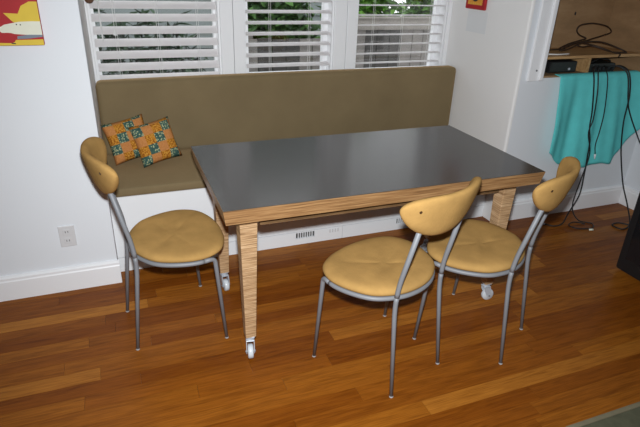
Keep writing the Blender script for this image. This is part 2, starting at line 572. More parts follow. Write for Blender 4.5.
# ------------------------------------------------------------------ venetian blinds
def blind(a, b, zlow, pitch, tilt, wid, label, wand):
    yc = YW+0.055
    root = empty('window_blind', ((a+b)/2, yc, zlow))
    tag(root, label, 'blind', 'venetian blinds above the bench')
    L = b-a
    bm = bmesh.new()
    n = 6
    rows = []
    for k in range(n+1):
        t = k/n-0.5
        yv = t*wid
        crown = 0.0035*(1-(2*t)**2)
        rows.append((yv*math.cos(tilt)-crown*math.sin(tilt), yv*math.sin(tilt)+crown*math.cos(tilt)))
    th = 0.0028
    for zz in (0, 1):
        pass
    top = [[bm.verts.new((sx*L/2, p[0], p[1])) for p in rows] for sx in (-1, 1)]
    bot = [[bm.verts.new((sx*L/2, p[0], p[1]-th)) for p in rows] for sx in (-1, 1)]
    for k in range(n):
        bm.faces.new((top[0][k], top[1][k], top[1][k+1], top[0][k+1]))
        bm.faces.new((bot[0][k+1], bot[1][k+1], bot[1][k], bot[0][k]))
        for s in (0, 1):
            bm.faces.new((top[s][k], top[s][k+1], bot[s][k+1], bot[s][k]))
    for k in (0, n):
        bm.faces.new((top[0][k], bot[0][k], bot[1][k], top[1][k]))
    bmesh.ops.recalc_face_normals(bm, faces=bm.faces[:])
    first = obj('slat', bm, M['slat'], root)
    count = int((2.12-zlow)/pitch)
    for i in range(1, count):
        c = first.copy(); C.objects.link(c); c.parent = root
        c.location = (0, 0, i*pitch)
        c.rotation_euler = (0, random.uniform(-0.002, 0.002), 0)
    ztop = count*pitch
    obj('head_rail', bx(-L/2, L/2, -0.025, 0.025, ztop, ztop+0.045, bevel=0.003), M['slat'], root)
    for f in (0.17, 0.5, 0.83) if L > 0.65 else (0.27, 0.73):
        for s in (-1, 1):
            obj('ladder_cord', tb([(-L/2+f*L+s*0.006, -wid/2*math.cos(tilt)-0.002, -0.01), (-L/2+f*L+s*0.006, -wid/2*math.cos(tilt)-0.002, ztop)], 0.0011, 6), M['cord_white'], root)
    if wand:
        obj('tilt_wand', tb([(-L/2+0.04, -0.036, ztop), (-L/2+0.045, -0.040, 0.22)], 0.0042, 8), M['cord_white'], root)
        bm = tb([(-L/2+0.115, -0.036, ztop), (-L/2+0.115, -0.036, 0.29)], 0.0012, 6)
        tube(bm, [(-L/2+0.115, -0.036, 0.29), (-L/2+0.115, -0.036, 0.275), (-L/2+0.115, -0.036, 0.255)], lambda t: 0.004+0.006*t, 8)
        obj('pull_cord', bm, M['cord_white'], root)
    return root

blind(OP[0][0]+0.014, OP[0][1]-0.014, 0.905, 0.0700, math.radians(36), 0.062, 'white slatted blind with half closed slats and tilt wand', True)
blind(OP[1][0]+0.014, OP[1][1]-0.014, 0.890, 0.0668, math.radians(12), 0.060, 'white slatted blind with slightly tilted slats in middle window', False)
blind(OP[2][0]+0.014, OP[2][1]-0.014, 0.888, 0.0635, math.radians(0), 0.060, 'white slatted blind with level open slats in right window', False)

# ------------------------------------------------------------------ outside
struct('ground', bx(-12, 16, YW+0.4, 18, -0.45, -0.40), M['ground'], 'garden soil outside the windows', 'ground')
fence = empty('garden_fence', (3.2, 2.3, -0.4))
tag(fence, 'weathered grey board fence with a flat top rail outside windows', 'fence')
x = -1.95
while x < 3.0:
    w = random.uniform(0.115, 0.135)
    h = (1.43 if x > -1.02 else 1.33) + random.uniform(-0.01, 0.01)
    obj('board', bx(x, x+w, -0.012, 0.012, 0.03, h), M['fence'] if random.random() < 0.45 else M['fence_dark'], fence)
    x += w+random.uniform(0.004, 0.012)
obj('top_rail', bx(-1.03, 3.02, -0.050, -0.013, 1.405, 1.505), M['fence_rail'], fence)
obj('cap_rail', bx(-1.04, 3.03, -0.06, 0.03, 1.506, 1.522), M['fence_rail'], fence)
for px_ in (-1.9, 0.55, 2.95):
    obj('post', bx(px_-0.045, px_+0.045, 0.013, 0.10, 0, 1.50 if px_ > -1 else 1.36), M['fence'], fence)

def foliage(name, loc, size, nleaf, lsz, mat, label, long=False):
    root = empty(name, loc)
    tag(root, label, 'shrub')
    bm = bmesh.new()
    lay = bm.faces.layers.float.new('tone')
    for i in range(nleaf):
        while True:
            v = Vector((random.uniform(-1, 1), random.uniform(-1, 1), random.uniform(-1, 1)))
            if 0.15 < v.length < 1:
                break
        p = Vector((v.x*size[0], v.y*size[1], size[2]*(1+v.z)))
        d = Vector((random.gauss(0, 1), random.gauss(0, 1), random.gauss(0, 0.7)-0.2)).normalized()
        sd = d.cross(Vector((random.gauss(0, 0.4), random.gauss(0, 0.4), 1))).normalized()
        s = lsz*random.uniform(0.6, 1.3)
        ww = s*(0.12 if long else 0.28)
        nrm = d.cross(sd)*s*0.08
        q = [p, p+d*s*0.5+sd*ww-nrm, p+d*s, p+d*s*0.5-sd*ww-nrm]
        vs_ = [bm.verts.new(t) for t in q]
        f = bm.faces.new((vs_[0], vs_[1], vs_[2])); g = bm.faces.new((vs_[0], vs_[2], vs_[3]))
        t = random.random()
        f[lay] = t; g[lay] = t
    lv = obj('leaves', bm, mat, root)
    tag(lv, kind='stuff')
    obj('stem', tb([(0, 0, 0), (0.03, 0.02, size[2]*0.6), (0.0, 0.0, size[2]*1.4)], lambda t: 0.035*(1-0.6*t), 8), M['bark'], root)

foliage('garden_shrub', (0.42, 2.25, -0.4), (0.55, 0.30, 0.78), 1700, 0.16, M['leaf_dark'], 'dark long-leaved shrub outside the left window', True)
foliage('garden_shrub', (-0.30, 2.9, -0.4), (0.45, 0.4, 0.95), 900, 0.18, M['leaf_dark'], 'dark shrub at left edge outside the left window', True)
for k, (lx, lz, lab) in enumerate([(1.75, 1.02, 'green leafy shrub behind fence beyond middle window'), (2.86, 1.10, 'bright green shrub behind fence beyond right window, left of two'), (3.97, 1.12, 'bright green shrub behind fence beyond right window, right of two')]):
    foliage('hedge_shrub', (lx, 3.15+0.1*k, -0.4), (0.50, 0.45, lz), 5200, 0.13, M['leaf_bright'] if k else M['leaf_mid'], lab)
hs = empty('neighbour_house', (-0.3, 6.0, -0.4))
tag(hs, 'pale boarded house wall seen through the left window blind', 'house')
obj('wall', bx(-4, 4.2, 0.03, 0.2, 0, 4.2), M['siding'], hs)
for i in range(17):
    bm = bmesh.new()
    prism(bm, [(-0.004+0.03, 0.24*i+0.24), (0.0, 0.24*i), (0.03, 0.24*i)], -4, 4.2, axis='x')
    obj('clapboard', bm, M['siding'], hs)

# ------------------------------------------------------------------ bench
YF = 0.0916
bench = empty('bench', (XR/2, YF, 0))
tag(bench, 'built-in window bench with white box and olive brown upholstery', 'bench')
def bp(name, bm, mat, parent=bench, smooth=False):
    bmesh.ops.translate(bm, verts=bm.verts[:], vec=(-XR/2, -YF, 0))
    return obj(name, bm, mat, parent, smooth)
bp('front_panel', bx(0.0005, XR-0.004, YF, YF+0.02, 0.0895, 0.443), M['bench_white'])
bp('box_body', bx(0.004, XR-0.004, YF+0.021, YW-0.035, 0.0, 0.443), M['apron'])  # dark colour puts shade into the gaps between the white front boards
# toe boards with vents, seams at 1.336
def toe(x0, x1, slots):
    bm = bmesh.new()
    z0, z1 = 0.0, 0.0855
    edges = [x0]
    for s0, s1 in slots:
        edges += [s0, s1]
    edges.append(x1)
    zs0, zs1 = 0.040, 0.080
    for i in range(0, len(edges)-1, 2):
        box(bm, edges[i], edges[i+1], YF, YF+0.014, z0, z1)
    for s0, s1 in slots:
        box(bm, s0, s1, YF, YF+0.014, z0, zs0)
        box(bm, s0, s1, YF, YF+0.014, zs1, z1)
        w = (s1-s0)/8
        for k in range(1, 8):
            box(bm, s0+w*k-w*0.17, s0+w*k+w*0.17, YF+0.001, YF+0.012, zs0, zs1)
    t = bp('toe_board', bm, M['bench_white'])
    for s0, s1 in slots:
        b2 = bx(s0, s1, YF+0.0145, YF+0.0205, zs0, zs1)
        bp('vent_backing', b2, M['dark_slot'], t)
toe(0.0005, 0.667, [(0.36, 0.48)])
toe(0.6695, 1.3345, [(1.026, 1.147)])
toe(1.337, 2.000, [(1.722, 1.842)])
toe(2.0025, XR-0.004, [])
bm = bmesh.new()
for k in range(4):
    box(bm, 1.245+0.018*k, 1.255+0.018*k, YF-0.0022, YF, 0.052, 0.076, bevel=0.001, seg=1)
bp('vent_louvre', bm, M['outlet'])

def cushion(x0, x1, y0, y1, z0, z1, r, crown=0.006):
    bm = bmesh.new()
    box(bm, x0, x1, y0, y1, z0, z1)
    bmesh.ops.subdivide_edges(bm, edges=[e for e in bm.edges if abs(e.verts[0].co.x-e.verts[1].co.x) > 0.1], cuts=14, use_grid_fill=True)
    bmesh.ops.bevel(bm, geom=[e for e in bm.edges if e.calc_face_angle(0) > 0.5], offset=r, segments=4, profile=0.5, affect='EDGES')
    return bm
bp('seat_cushion', cushion(0.006, XR-0.006, YF-0.006, 0.748, 0.444, 0.492, 0.014), M['suede'], smooth=True)
bmb = cushion(0.001, XR-0.008, 0.6137, 0.725, 0.4935, 0.9405, 0.030)
for v in bmb.verts:
    if v.co.z > 0.7:
        v.co.z -= 0.011*(1-v.co.x/XR)**3      # the old foam sags at the left end
bk = bp('backrest', bmb, M['suede'], smooth=True)
seamx = XR/2
# ------------------------------------------------------------------ throw pillows
def pillow(cx, cy, cz, size, roll, lean, yaw, label, seed):
    bm = bmesh.new()
    uvl = bm.loops.layers.uv.new('UVMap')
    n = 16
    grid = {}
    for side in (0, 1):
        for i in range(n+1):
            for j in range(n+1):
                u, v = i/n*2-1, j/n*2-1
                e = (1-u**4)*(1-v**4)
                hgt = 0.042*(max(e, 0)**0.55)
                # corners pull out, sides pull in a little
                s = 1-0.07*(1-abs(v)**2)*abs(u)**3
                t = 1-0.07*(1-abs(u)**2)*abs(v)**3
                p = (u*size/2*s, (-hgt if side == 0 else hgt), v*size/2*t)
                if side == 1 and (i in (0, n) or j in (0, n)):
                    grid[1, i, j] = grid[0, i, j]
                else:
                    grid[side, i, j] = bm.verts.new(p)
    for side in (0, 1):
        for i in range(n):
            for j in range(n):
                q = [(i, j), (i+1, j), (i+1, j+1), (i, j+1)]
                if side == 1:
                    q = q[::-1]
                f = bm.faces.new([grid[side, a, b] for a, b in q])
                for lp, (a, b) in zip(f.loops, q):
                    lp[uvl].uv = (a/n, b/n)
    o = obj('throw_pillow', bm, patchwork_mat(seed), None, True)
    o.matrix_world = Matrix.Translation((cx, cy, cz)) @ Matrix.Rotation(yaw, 4, 'Z') @ Matrix.Rotation(lean, 4, 'X') @ Matrix.Rotation(roll, 4, 'Y')
    tag(o, label, 'pillow', 'patchwork throw pillows on the bench')
    return o
pillow(0.141, 0.508, 0.6225, 0.240, math.radians(-9), math.radians(-19), math.radians(12), 'orange and teal patchwork pillow in the bench corner, left one', 0)
pillow(0.284, 0.436, 0.6195, 0.240, math.radians(-8), math.radians(-24), math.radians(15), 'orange and teal patchwork pillow overlapping its neighbour, right one', 1)

# ------------------------------------------------------------------ table
TX0, TX1, TY0, TY1, TH, TT = 0.4040, 1.8670, -0.9070, -0.1350, 0.7637, 0.062
tcx, tcy = (TX0+TX1)/2, (TY0+TY1)/2
table = empty('dining_table', (tcx, tcy, 0))
tag(table, 'large table with dark grey laminate top and plywood legs on casters', 'table')
hx, hy = (TX1-TX0)/2, (TY1-TY0)/2
def slab(bm, z0, z1, i0, i1):
    a = [bm.verts.new((sx*(hx-i0), sy*(hy-i0), z0)) for sx, sy in ((-1, -1), (1, -1), (1, 1), (-1, 1))]
    b = [bm.verts.new((sx*(hx-i1), sy*(hy-i1), z1)) for sx, sy in ((-1, -1), (1, -1), (1, 1), (-1, 1))]
    bm.faces.new(a[::-1]); bm.faces.new(b)
    for k in range(4):
        bm.faces.new((a[k], a[(k+1) % 4], b[(k+1) % 4], b[k]))
bm = bmesh.new(); slab(bm, TH-TT, TH-0.0015, 0.010, 0.0)
obj('edge_band', bm, M['ply_edge'], table)
bm = bmesh.new(); slab(bm, TH-0.0014, TH, 0.0012, 0.0022)
obj('table_top', bm, M['laminate'], table)
zb = TH-TT
for sy in (-1, 1):
    obj('apron', bx(-hx+0.16, hx-0.16, sy*(hy-0.105)-0.011, sy*(hy-0.105)+0.011, zb-0.060, zb-0.0005), M['apron'], table)
for sx in (-1, 1):
    obj('apron', bx(sx*(hx-0.105)-0.011, sx*(hx-0.105)+0.011, -hy+0.16, hy-0.16, zb-0.060, zb-0.0005), M['apron'], table)
INS = 0.1103
leg0 = None
for si, (sx, sy, rz) in enumerate([(-1, -1, -1.75), (1, -1, -0.1), (-1, 1, -1.45), (1, 1, 3.0)]):
    lx, ly = sx*(hx-INS), sy*(hy-INS)
    if sx > 0 and sy < 0:
        lx, ly = lx+0.024, ly+0.026
    bm = bmesh.new()
    t, b = 0.036, 0.0225
    top = [bm.verts.new((x*t, y*t, zb-0.0005)) for x, y in ((-1, -1), (1, -1), (1, 1), (-1, 1))]
    bot = [bm.verts.new((x*b, y*b, 0.108)) for x, y in ((-1, -1), (1, -1), (1, 1), (-1, 1))]
    bm.faces.new(top); bm.faces.new(bot[::-1])
    for k in range(4):
        bm.faces.new((bot[k], bot[(k+1) % 4], top[(k+1) % 4], top[k]))
    bmesh.ops.bevel(bm, geom=bm.edges[:], offset=0.0015, segments=1, affect='EDGES')
    obj('leg', bm, M['ply_leg'], table, loc=(lx, ly, 0))
    # swivel caster
    bm = bmesh.new()
    box(bm, -0.019, 0.019, -0.019, 0.019, 0.102, 0.1075, bevel=0.001, seg=1)
    cyl(bm, (0, 0, 0.094), (0, 0, 1), 0.014, 0.016)
    for s in (-1, 1):
        prism(bm, [(-0.016, 0.088), (0.018, 0.088), (0.030, 0.045), (0.026, 0.024), (0.010, 0.026), (-0.012, 0.062)], s*0.0165-0.0015, s*0.0165+0.0015)
    box(bm, -0.018, 0.020, -0.018, 0.018, 0.083, 0.0885, bevel=0.001, seg=1)
    ca = obj('caster', bm, M['caster'], table, loc=(lx, ly, 0))
    ca.rotation_euler = (0, 0, rz)
    bm = bmesh.new()
    cyl(bm, (0.018, 0, 0.0325), (0, 1, 0), 0.0322, 0.024, 24, 0.004)
    obj('wheel', bm, M['wheel'], ca, True)
    bm = bmesh.new(); cyl(bm, (0.018, 0, 0.0325), (0, 1, 0), 0.005, 0.044, 10)
    obj('axle', bm, M['steel'], ca)

# ------------------------------------------------------------------ chairs
def seat_outline(n=64):
    half = [(-0.156, 0.0), (-0.147, 0.075), (-0.120, 0.140), (-0.075, 0.200), (0.0, 0.240), (0.080, 0.258), (0.145, 0.246), (0.200, 0.205), (0.234, 0.130), (0.247, 0.055), (0.250, 0.0)]
    half = [(x, y*0.955) for x, y in half]
    pts = half + [(x, -y) for x, y in half[-2:0:-1]]
    P = [Vector((x, y, 0)) for x, y in pts]
    m = len(P)
    out = []
    for i in range(m):
        p0, p1, p2, p3 = P[i-1], P[i], P[(i+1) % m], P[(i+2) % m]
        for k in range(4):
            t = k/4
            out.append(0.5*((2*p1)+(p2-p0)*t+(2*p0-5*p1+4*p2-p3)*t*t+(3*p1-p0-3*p2+p3)*t**3))
    return out
OUT = seat_outline()
CEN = Vector((0.045, 0, 0))
ZS = 0.474

def seat_bm():
    bm = bmesh.new()
    m = len(OUT)
    prof = [(0.0, 0), (0.12, 0), (0.24, 0), (0.36, 0), (0.48, 0), (0.60, 0), (0.72, 0), (0.82, 0.001), (0.90, 0.003), (0.955, 0.008), (0.985, 0.014), (1.0, 0.022), (0.99, 0.031), (0.95, 0.036), (0.5, 0.037)]
    rings = []
    for s, dz in prof:
        if s == 0:
            rings.append([bm.verts.new((CEN.x, 0, ZS-0.006))]); continue
        ring = []
        for q in OUT:
            p = CEN+(q-CEN)*s
            z = ZS-dz
            if dz < 0.02:
                z += -0.007*math.exp(-((p.x-0.04)/0.12)**2-(p.y/0.15)**2)
                # shallow crossing creases in the upholstery
                for (a, c) in ((0.9, -0.015), (-1.2, 0.005)):
                    d = abs((p.x-0.02)*math.sin(a)-p.y*math.cos(a)+c)
                    z -= 0.0035*math.exp(-(d/0.011)**2)*max(0, 1-s*0.9)
            ring.append(bm.verts.new((p.x, p.y, z)))
        rings.append(ring)
    for i in range(len(rings)-1):
        a, b = rings[i], rings[i+1]
        for k in range(m):
            if len(a) == 1:
                bm.faces.new((a[0], b[k], b[(k+1) % m]))
            else:
                bm.faces.new((a[k], b[k], b[(k+1) % m], a[(k+1) % m]))
    bm.faces.new(rings[-1][::-1])
    bmesh.ops.recalc_face_normals(bm, faces=bm.faces[:])
    return bm

def back_x(y, z):
    return -0.246 + 0.078*(abs(y)/0.22)**2 - (z-0.80)*0.28

def back_bm():
    bm = bmesh.new()
    n, sg = 36, 20
    rings = []
    for i in range(n+1):
        s = -math.cos(math.pi*i/n)
        s = max(-0.9985, min(0.9985, s))
        y = s*0.218
        a = abs(s)
        top = 0.898-0.012*a**4
        bot = 0.718+0.098*a**2.4
        # close the tip
        k = math.sqrt(max(0.0, 1-a**9))
        mid = (top+bot)/2
        hh = max((top-bot)/2*k, 0.0015)
        th = 0.021*min(1, 0.05+k)
        nx, ny = 1.0, -2*0.085*y/0.22**2
        L = math.hypot(nx, ny); nx /= L; ny /= L
        ring = []
        for q in range(sg):
            an = 2*math.pi*q/sg
            cz = math.copysign(abs(math.sin(an))**0.75, math.sin(an))
            cx = math.copysign(abs(math.cos(an))**0.65, math.cos(an))
            z = mid+hh*cz
            ring.append(bm.verts.new((back_x(y, z)+nx*th*cx, y+ny*th*cx, z)))
        rings.append(ring)
    for i in range(n):
        for q in range(sg):
            bm.faces.new((rings[i][q], rings[i][(q+1) % sg], rings[i+1][(q+1) % sg], rings[i+1][q]))
    bm.faces.new(rings[0]); bm.faces.new(rings[-1])
    bmesh.ops.recalc_face_normals(bm, faces=bm.faces[:])
    return bm

FX, FWD, RX, RWD = 0.1914, 0.2343, -0.1914, 0.1543
def make_chair(label):
    root = empty('dining_chair')
    tag(root, label, 'chair', 'ochre chairs around the table')
    st = obj('seat', seat_bm(), M['ochre'], root, True)
    bk = obj('backrest', back_bm(), M['ochre'], root, True)
    for s in (-1, 1):
        bm = bmesh.new()
        cyl(bm, (back_x(s*0.172, 0.850)-0.0215, s*0.172, 0.850+0.0), (1, -0.4*s, 0.2), 0.0055, 0.006, 10)
        obj('bolt', bm, M['bolt'], bk)
    R = 0.0098
    # seat rail: U tube under the seat perimeter, ends at the front leg bends
    rail = []
    for q in OUT:
        p = CEN+(q-CEN)*0.972
        rail.append(Vector((p.x, p.y, 0.4285)))
    # outline runs from the back centre over +y to the front and returns over -y
    m = len(rail)
    ix = [i for i in range(m) if rail[i].x < 0.125]
    plus = [rail[i] for i in ix if i < m/2]
    minus = [rail[i] for i in ix if i >= m/2]
    obj('seat_rail', tb(minus+plus, R, 10), M['steel'], root, True)
    for s, end in ((1, plus[-1]), (-1, minus[0])):
        # front leg continues the rail with a bend
        f = Vector((FX, s*FWD, 0.004))
        knee = Vector((0.160, end.y*0.955, 0.4265))
        path = fillet([end, knee, f], 0.045, 8)
        lg = obj('leg', tb(path, lambda t: R-0.0022*max(0, (t-0.25)/0.75), 10), M['steel'], root, True)
        bm = bmesh.new(); cyl(bm, (f.x, f.y, 0.004), (0, 0, 1), 0.0086, 0.008, 12, 0.002)
        obj('glide', bm, M['glide'], lg)
        # rear leg below the seat, back post above
        f = Vector((RX, s*RWD, 0.004))
        b = Vector((-0.143, s*0.138, 0.455))
        t = Vector((back_x(0.125, 0.82)+0.004, s*0.125, 0.82))
        path = fillet([f, b, t], 0.10, 10)
        cut = next(i for i, q in enumerate(path) if q.z > 0.454)
        lg = obj('leg', tb(path[:cut+1], lambda t: R-0.0022*(1-t), 10), M['steel'], root, True)
        bm = bmesh.new(); cyl(bm, (f.x, f.y, 0.004), (0, 0, 1), 0.0086, 0.008, 12, 0.002)
        obj('glide', bm, M['glide'], lg)
        obj('back_post', tb(path[cut:], R, 10), M['steel'], root, True)
    return root

def copy_tree(o, parent=None):
    c = o.copy(); C.objects.link(c); c.parent = parent
    for ch in list(o.children):
        copy_tree(ch, c)
    return c
chA = make_chair('ochre padded chair with grey tube legs at the left end of table')
chB = copy_tree(chA); chB['label'] = 'ochre padded chair nearest the camera, seen from behind, middle of the three'
chC = copy_tree(chA); chC['label'] = 'ochre padded chair at the right corner of the table'
for c, (x, y, t) in ((chA, (0.2264, -0.4371, 5.375)), (chB, (1.0635, -0.9977, 110.87)), (chC, (1.5660, -0.9690, 123.54))):
    c.location = (x, y, 0)
    c.rotation_euler = (0, 0, math.radians(t))

# ------------------------------------------------------------------ left wall: outlet and picture
ot = empty('wall_outlet', (-0.213, -0.0005, 0.306))
tag(ot, 'white duplex power outlet plate low on the left wall', 'outlet')
obj('cover_plate', bx(-0.037, 0.037, -0.006, 0, -0.057, 0.057, bevel=0.003), M['outlet'], ot)
for s in (-1, 1):
    so = obj('socket', bx(-0.017, 0.017, -0.0085, -0.006, s*0.024-0.015, s*0.024+0.015, bevel=0.001, seg=1), M['outlet'], ot)
    bm = bmesh.new()
    for dx in (-0.007, 0.005):
        box(bm, dx, dx+0.0025, -0.0092, -0.0085, s*0.024-0.003, s*0.024+0.007)
    obj('slot', bm, M['ink'], so)

pic = empty('canvas_picture', (-0.155, -0.0005, 1.226))
tag(pic, 'red and yellow canvas picture with a pale animal on left wall', 'picture')
PWID, PHGT = 0.50, 0.62
obj('canvas', bx(-PWID, 0, -0.030, 0, 0, PHGT, bevel=0.002), M['red'], pic)
def smooth2(pts, n=5):
    q = catmull([(a, 0, b) for a, b in pts]+[(pts[0][0], 0, pts[0][1])], n)[:-1]
    return [(v.x, v.z) for v in q]
def paint(name, pts, mat, layer, sm=True):
    bm = bmesh.new()
    prism(bm, smooth2(pts) if sm else pts, -0.0302-0.0006*layer, -0.0300)
    obj(name, bm, mat, pic)
paint('painted_ground', [(-0.499, 0.001), (-0.001, 0.001), (-0.001, 0.024), (-0.16, 0.022), (-0.30, 0.030), (-0.499, 0.020)], M['yellow'], 1, False)
paint('painted_hat', [(-0.001, 0.088), (-0.001, 0.172), (-0.03, 0.172), (-0.062, 0.155), (-0.078, 0.125), (-0.130, 0.128), (-0.105, 0.098), (-0.09, 0.085)], M['yellow'], 1, False)
paint('painted_snout', [(-0.001, 0.095), (-0.03, 0.096), (-0.08, 0.094), (-0.135, 0.083), (-0.165, 0.066), (-0.150, 0.052), (-0.10, 0.046), (-0.05, 0.042), (-0.001, 0.036)], M['cream'], 2, False)
paint('painted_collar', [(-0.001, 0.042), (-0.05, 0.043), (-0.095, 0.038), (-0.097, 0.026), (-0.05, 0.028), (-0.001, 0.034)], M['greyblue'], 3, False)
paint('painted_eye', [(-0.092, 0.081), (-0.088, 0.081), (-0.088, 0.086), (-0.092, 0.086)], M['ink'], 3, False)
paint('painted_eye', [(-0.078, 0.080), (-0.074, 0.080), (-0.074, 0.085), (-0.078, 0.085)], M['ink'], 3, False)
paint('painted_shape', [(-0.165, 0.012), (-0.115, 0.012), (-0.102, 0.030), (-0.108, 0.048), (-0.150, 0.050), (-0.19, 0.030)], M['red'], 3)
paint('painted_line', [(-0.122, 0.008), (-0.106, 0.006), (-0.106, 0.010), (-0.122, 0.012)], M['ink'], 4, False)
# small brown wooden knob on the window casing
bm = bmesh.new()
tube(bm, [(0.030, YW-0.0015, 1.355), (0.030, YW-0.012, 1.357), (0.030, YW-0.030, 1.360), (0.030, YW-0.045, 1.362)], lambda t: 0.012+0.014*math.sin(min(1, t)*2.6), 12)
tag(obj('tieback_knob', bm, M['brown_wood'], None, True), 'brown wooden knob on the casing left of the blind', 'knob')

# small red picture on the right return wall
sp_ = empty('framed_tile', (XR-0.0005, 0.515, 1.335))
tag(sp_, 'small red framed tile with yellow and black centre on return wall', 'picture')
obj('frame', bx(-0.018, 0, -0.105, 0.105, 0, 0.21, bevel=0.006), M['red'], sp_)
obj('tile', bx(-0.0205, -0.0182, -0.078, 0.078, 0.028, 0.182, bevel=0.001, seg=1), M['orange'], sp_)
bm = bmesh.new(); prism(bm, [(0.045*math.cos(a)*1.1, 0.105+0.058*math.sin(a)) for a in [2*math.pi*k/14 for k in range(14)]], -0.0215, -0.0206, axis='x')
obj('dark_motif', bm, M['ink'], sp_)
bm = bmesh.new()
for k in range(6):
    yy = -0.066+k*0.025
    prism(bm, [(yy, 0.032), (yy+0.012, 0.032), (yy+0.006, 0.046)], -0.0215, -0.0206, axis='x')
obj('border_motif', bm, M['yellow'], sp_)
tag(obj('grey_patch', bx(XR-0.0012, XR-0.0002, 0.385, 0.60, 1.19, 1.325), M['patch']), 'pale grey patch on return wall under the red tile', 'patch')  # thin pale grey rectangle laid on the wall below the tile

# ------------------------------------------------------------------ niche in the right wall
nc = empty('niche_cabinet', ((NX0+NX1)/2, 0.0, NZ0))
tag(nc, 'open plywood niche with shelf and divider set into right wall', 'cabinet')
ncx = (NX0+NX1)/2
def npart(name, a, b, c, d, e, f, mat, bev=0.0):
    return obj(name, bx(a-ncx, b-ncx, c, d, e-NZ0, f-NZ0, bevel=bev), mat, nc)
npart('back_panel', NX0+0.001, NX1-0.001, ND, ND+0.012, NZ0, NZ1, M['ply_niche'])
npart('side_panel', NX0+0.001, NX0+0.013, 0.001, ND-0.001, NZ0+0.013, NZ1-0.013, M['ply_niche'])
npart('side_panel', NX1-0.013, NX1-0.001, 0.001, ND-0.001, NZ0+0.013, NZ1-0.013, M['ply_niche'])
npart('bottom_panel', NX0+0.001, NX1-0.001, 0.001, ND-0.001, NZ0+0.0005, NZ0+0.012, M['ply_niche'])
npart('top_panel', NX0+0.001, NX1-0.001, 0.001, ND-0.001, NZ1-0.012, NZ1-0.0005, M['ply_niche'])
npart('shelf', NX0+0.014, NX1-0.014, 0.010, ND-0.001, 1.086, 1.103, M['niche_edge'])
npart('divider', 2.990, 3.006, 0.030, ND-0.001, NZ0+0.0125, 1.0855, M['niche_edge'])
# white casing on the left side of the niche
t6 = empty('trim_6', (2.530, 0, 0.962))
tag(t6, 'white moulded casing down the left side of the niche', 'trim', kind='structure')
obj('casing_board', bx(-0.052, 0.052, -0.018, -0.0005, 0, 1.03, bevel=0.003), M['trim'], t6)
obj('casing_bead', bx(0.022, 0.053, -0.034, -0.0185, 0.004, 1.026, bevel=0.006), M['trim'], t6)
bm = bmesh.new(); cyl(bm, (0.0, -0.0195, 0.065), (0, 1, 0), 0.006, 0.004, 10)
obj('screw', bm, M['steel'], t6)
# knot hole in the plywood back
bm = bmesh.new(); prism(bm, [(3.10-ncx+math.cos(a)*0.007, 1.325-NZ0+math.sin(a)*0.012) for a in [2*math.pi*k/10 for k in range(10)]], ND-0.0016, ND-0.0002)
obj('knot_hole', bm, M['ink'], nc)

# devices in the slots
dv = empty('media_player', (2.800, 0.15, NZ0+0.0125))
tag(dv, 'black flat media player in the left slot of the niche', 'player')
obj('body', bx(-0.105, 0.115, -0.10, 0.12, 0.006, 0.075, bevel=0.004), M['black'], dv)
obj('front_panel', bx(-0.100, 0.110, -0.104, -0.1005, 0.012, 0.070), M['device'], dv)
for sx in (-0.08, 0.09):
    bm = bmesh.new(); cyl(bm, (sx, -0.07, 0.003), (0, 0, 1), 0.012, 0.0058, 12)
    obj('foot', bm, M['black'], dv)
bm = bmesh.new(); cyl(bm, (0.05, -0.107, 0.028), (0, 1, 0), 0.008, 0.005, 12)
obj('knob', bm, M['caster'], dv)
dv = empty('network_box', (3.125, 0.10, NZ0+0.0125))
tag(dv, 'dark box with plugged cables in the right slot of niche', 'electronics')
obj('body', bx(-0.10, 0.12, -0.06, 0.10, 0.0, 0.055, bevel=0.006), M['device'], dv)
for k in range(5):
    obj('plug', bx(-0.085+0.04*k, -0.062+0.04*k, -0.078, -0.0605, 0.012, 0.036, bevel=0.003), M['black'], dv)
bm = bmesh.new(); tube(bm, catmull([(-0.09, -0.04, 0.056), (-0.05, -0.05, 0.078), (0.0, -0.03, 0.082), (0.06, -0.05, 0.075), (0.10, -0.03, 0.058)], 6), 0.004, 7)
obj('cable_loop', bm, M['cable'], dv, True)

# ------------------------------------------------------------------ teal towel over the niche ledge
def lerp_tab(tab, u):
    for (a, b), (c, d) in zip(tab, tab[1:]):
        if u <= c:
            t = (u-a)/(c-a)
            return b+(d-b)*t
    return tab[-1][1]
bm = bmesh.new()
nu, nv = 90, 34
hem = [(0, 0.49), (0.06, 0.455), (0.16, 0.405), (0.26, 0.375), (0.40, 0.365), (0.55, 0.362), (0.70, 0.372), (0.80, 0.43), (0.88, 0.52), (0.95, 0.62), (1.0, 0.70)]
V = []
for j in range(nv+1):
    row = []
    for i in range(nu+1):
        u = i/nu
        if j < 5:                                  # lies on the ledge
            k = j/5
            yv = 0.018-k*0.028
            zv = NZ0+0.0160
            xv = 2.715+u*0.70
            if j >= 4: zv -= 0.002
        else:
            k = (j-5)/(nv-5)
            zh = lerp_tab(hem, u)+0.010*math.sin(u*23+1)
            zv = (NZ0+0.010)+(zh-(NZ0+0.010))*k
            spread = 0.70+0.15*k
            xv = 2.715+0.005*k+u*spread
            amp = 0.007+0.022*min(1, k*1.6)
            yv = -0.030-amp*(0.9+math.sin(u*19+1.5*k)*0.7+math.sin(u*47+0.6)*0.22+math.sin(u*11+2)*0.5)*0.7
            yv -= 0.006*min(1, k*5)
        row.append(bm.verts.new((xv, yv, zv)))
    V.append(row)
for j in range(nv):
    for i in range(nu):
        bm.faces.new((V[j][i], V[j+1][i], V[j+1][i+1], V[j][i+1]))
bmesh.ops.recalc_face_normals(bm, faces=bm.faces[:])
tw = obj('towel', bm, M['teal'], None, True)
tag(tw, 'teal terry towel hanging from the niche ledge', 'towel')
so = tw.modifiers.new('thickness', 'SOLIDIFY'); so.thickness = 0.004; so.offset = 0

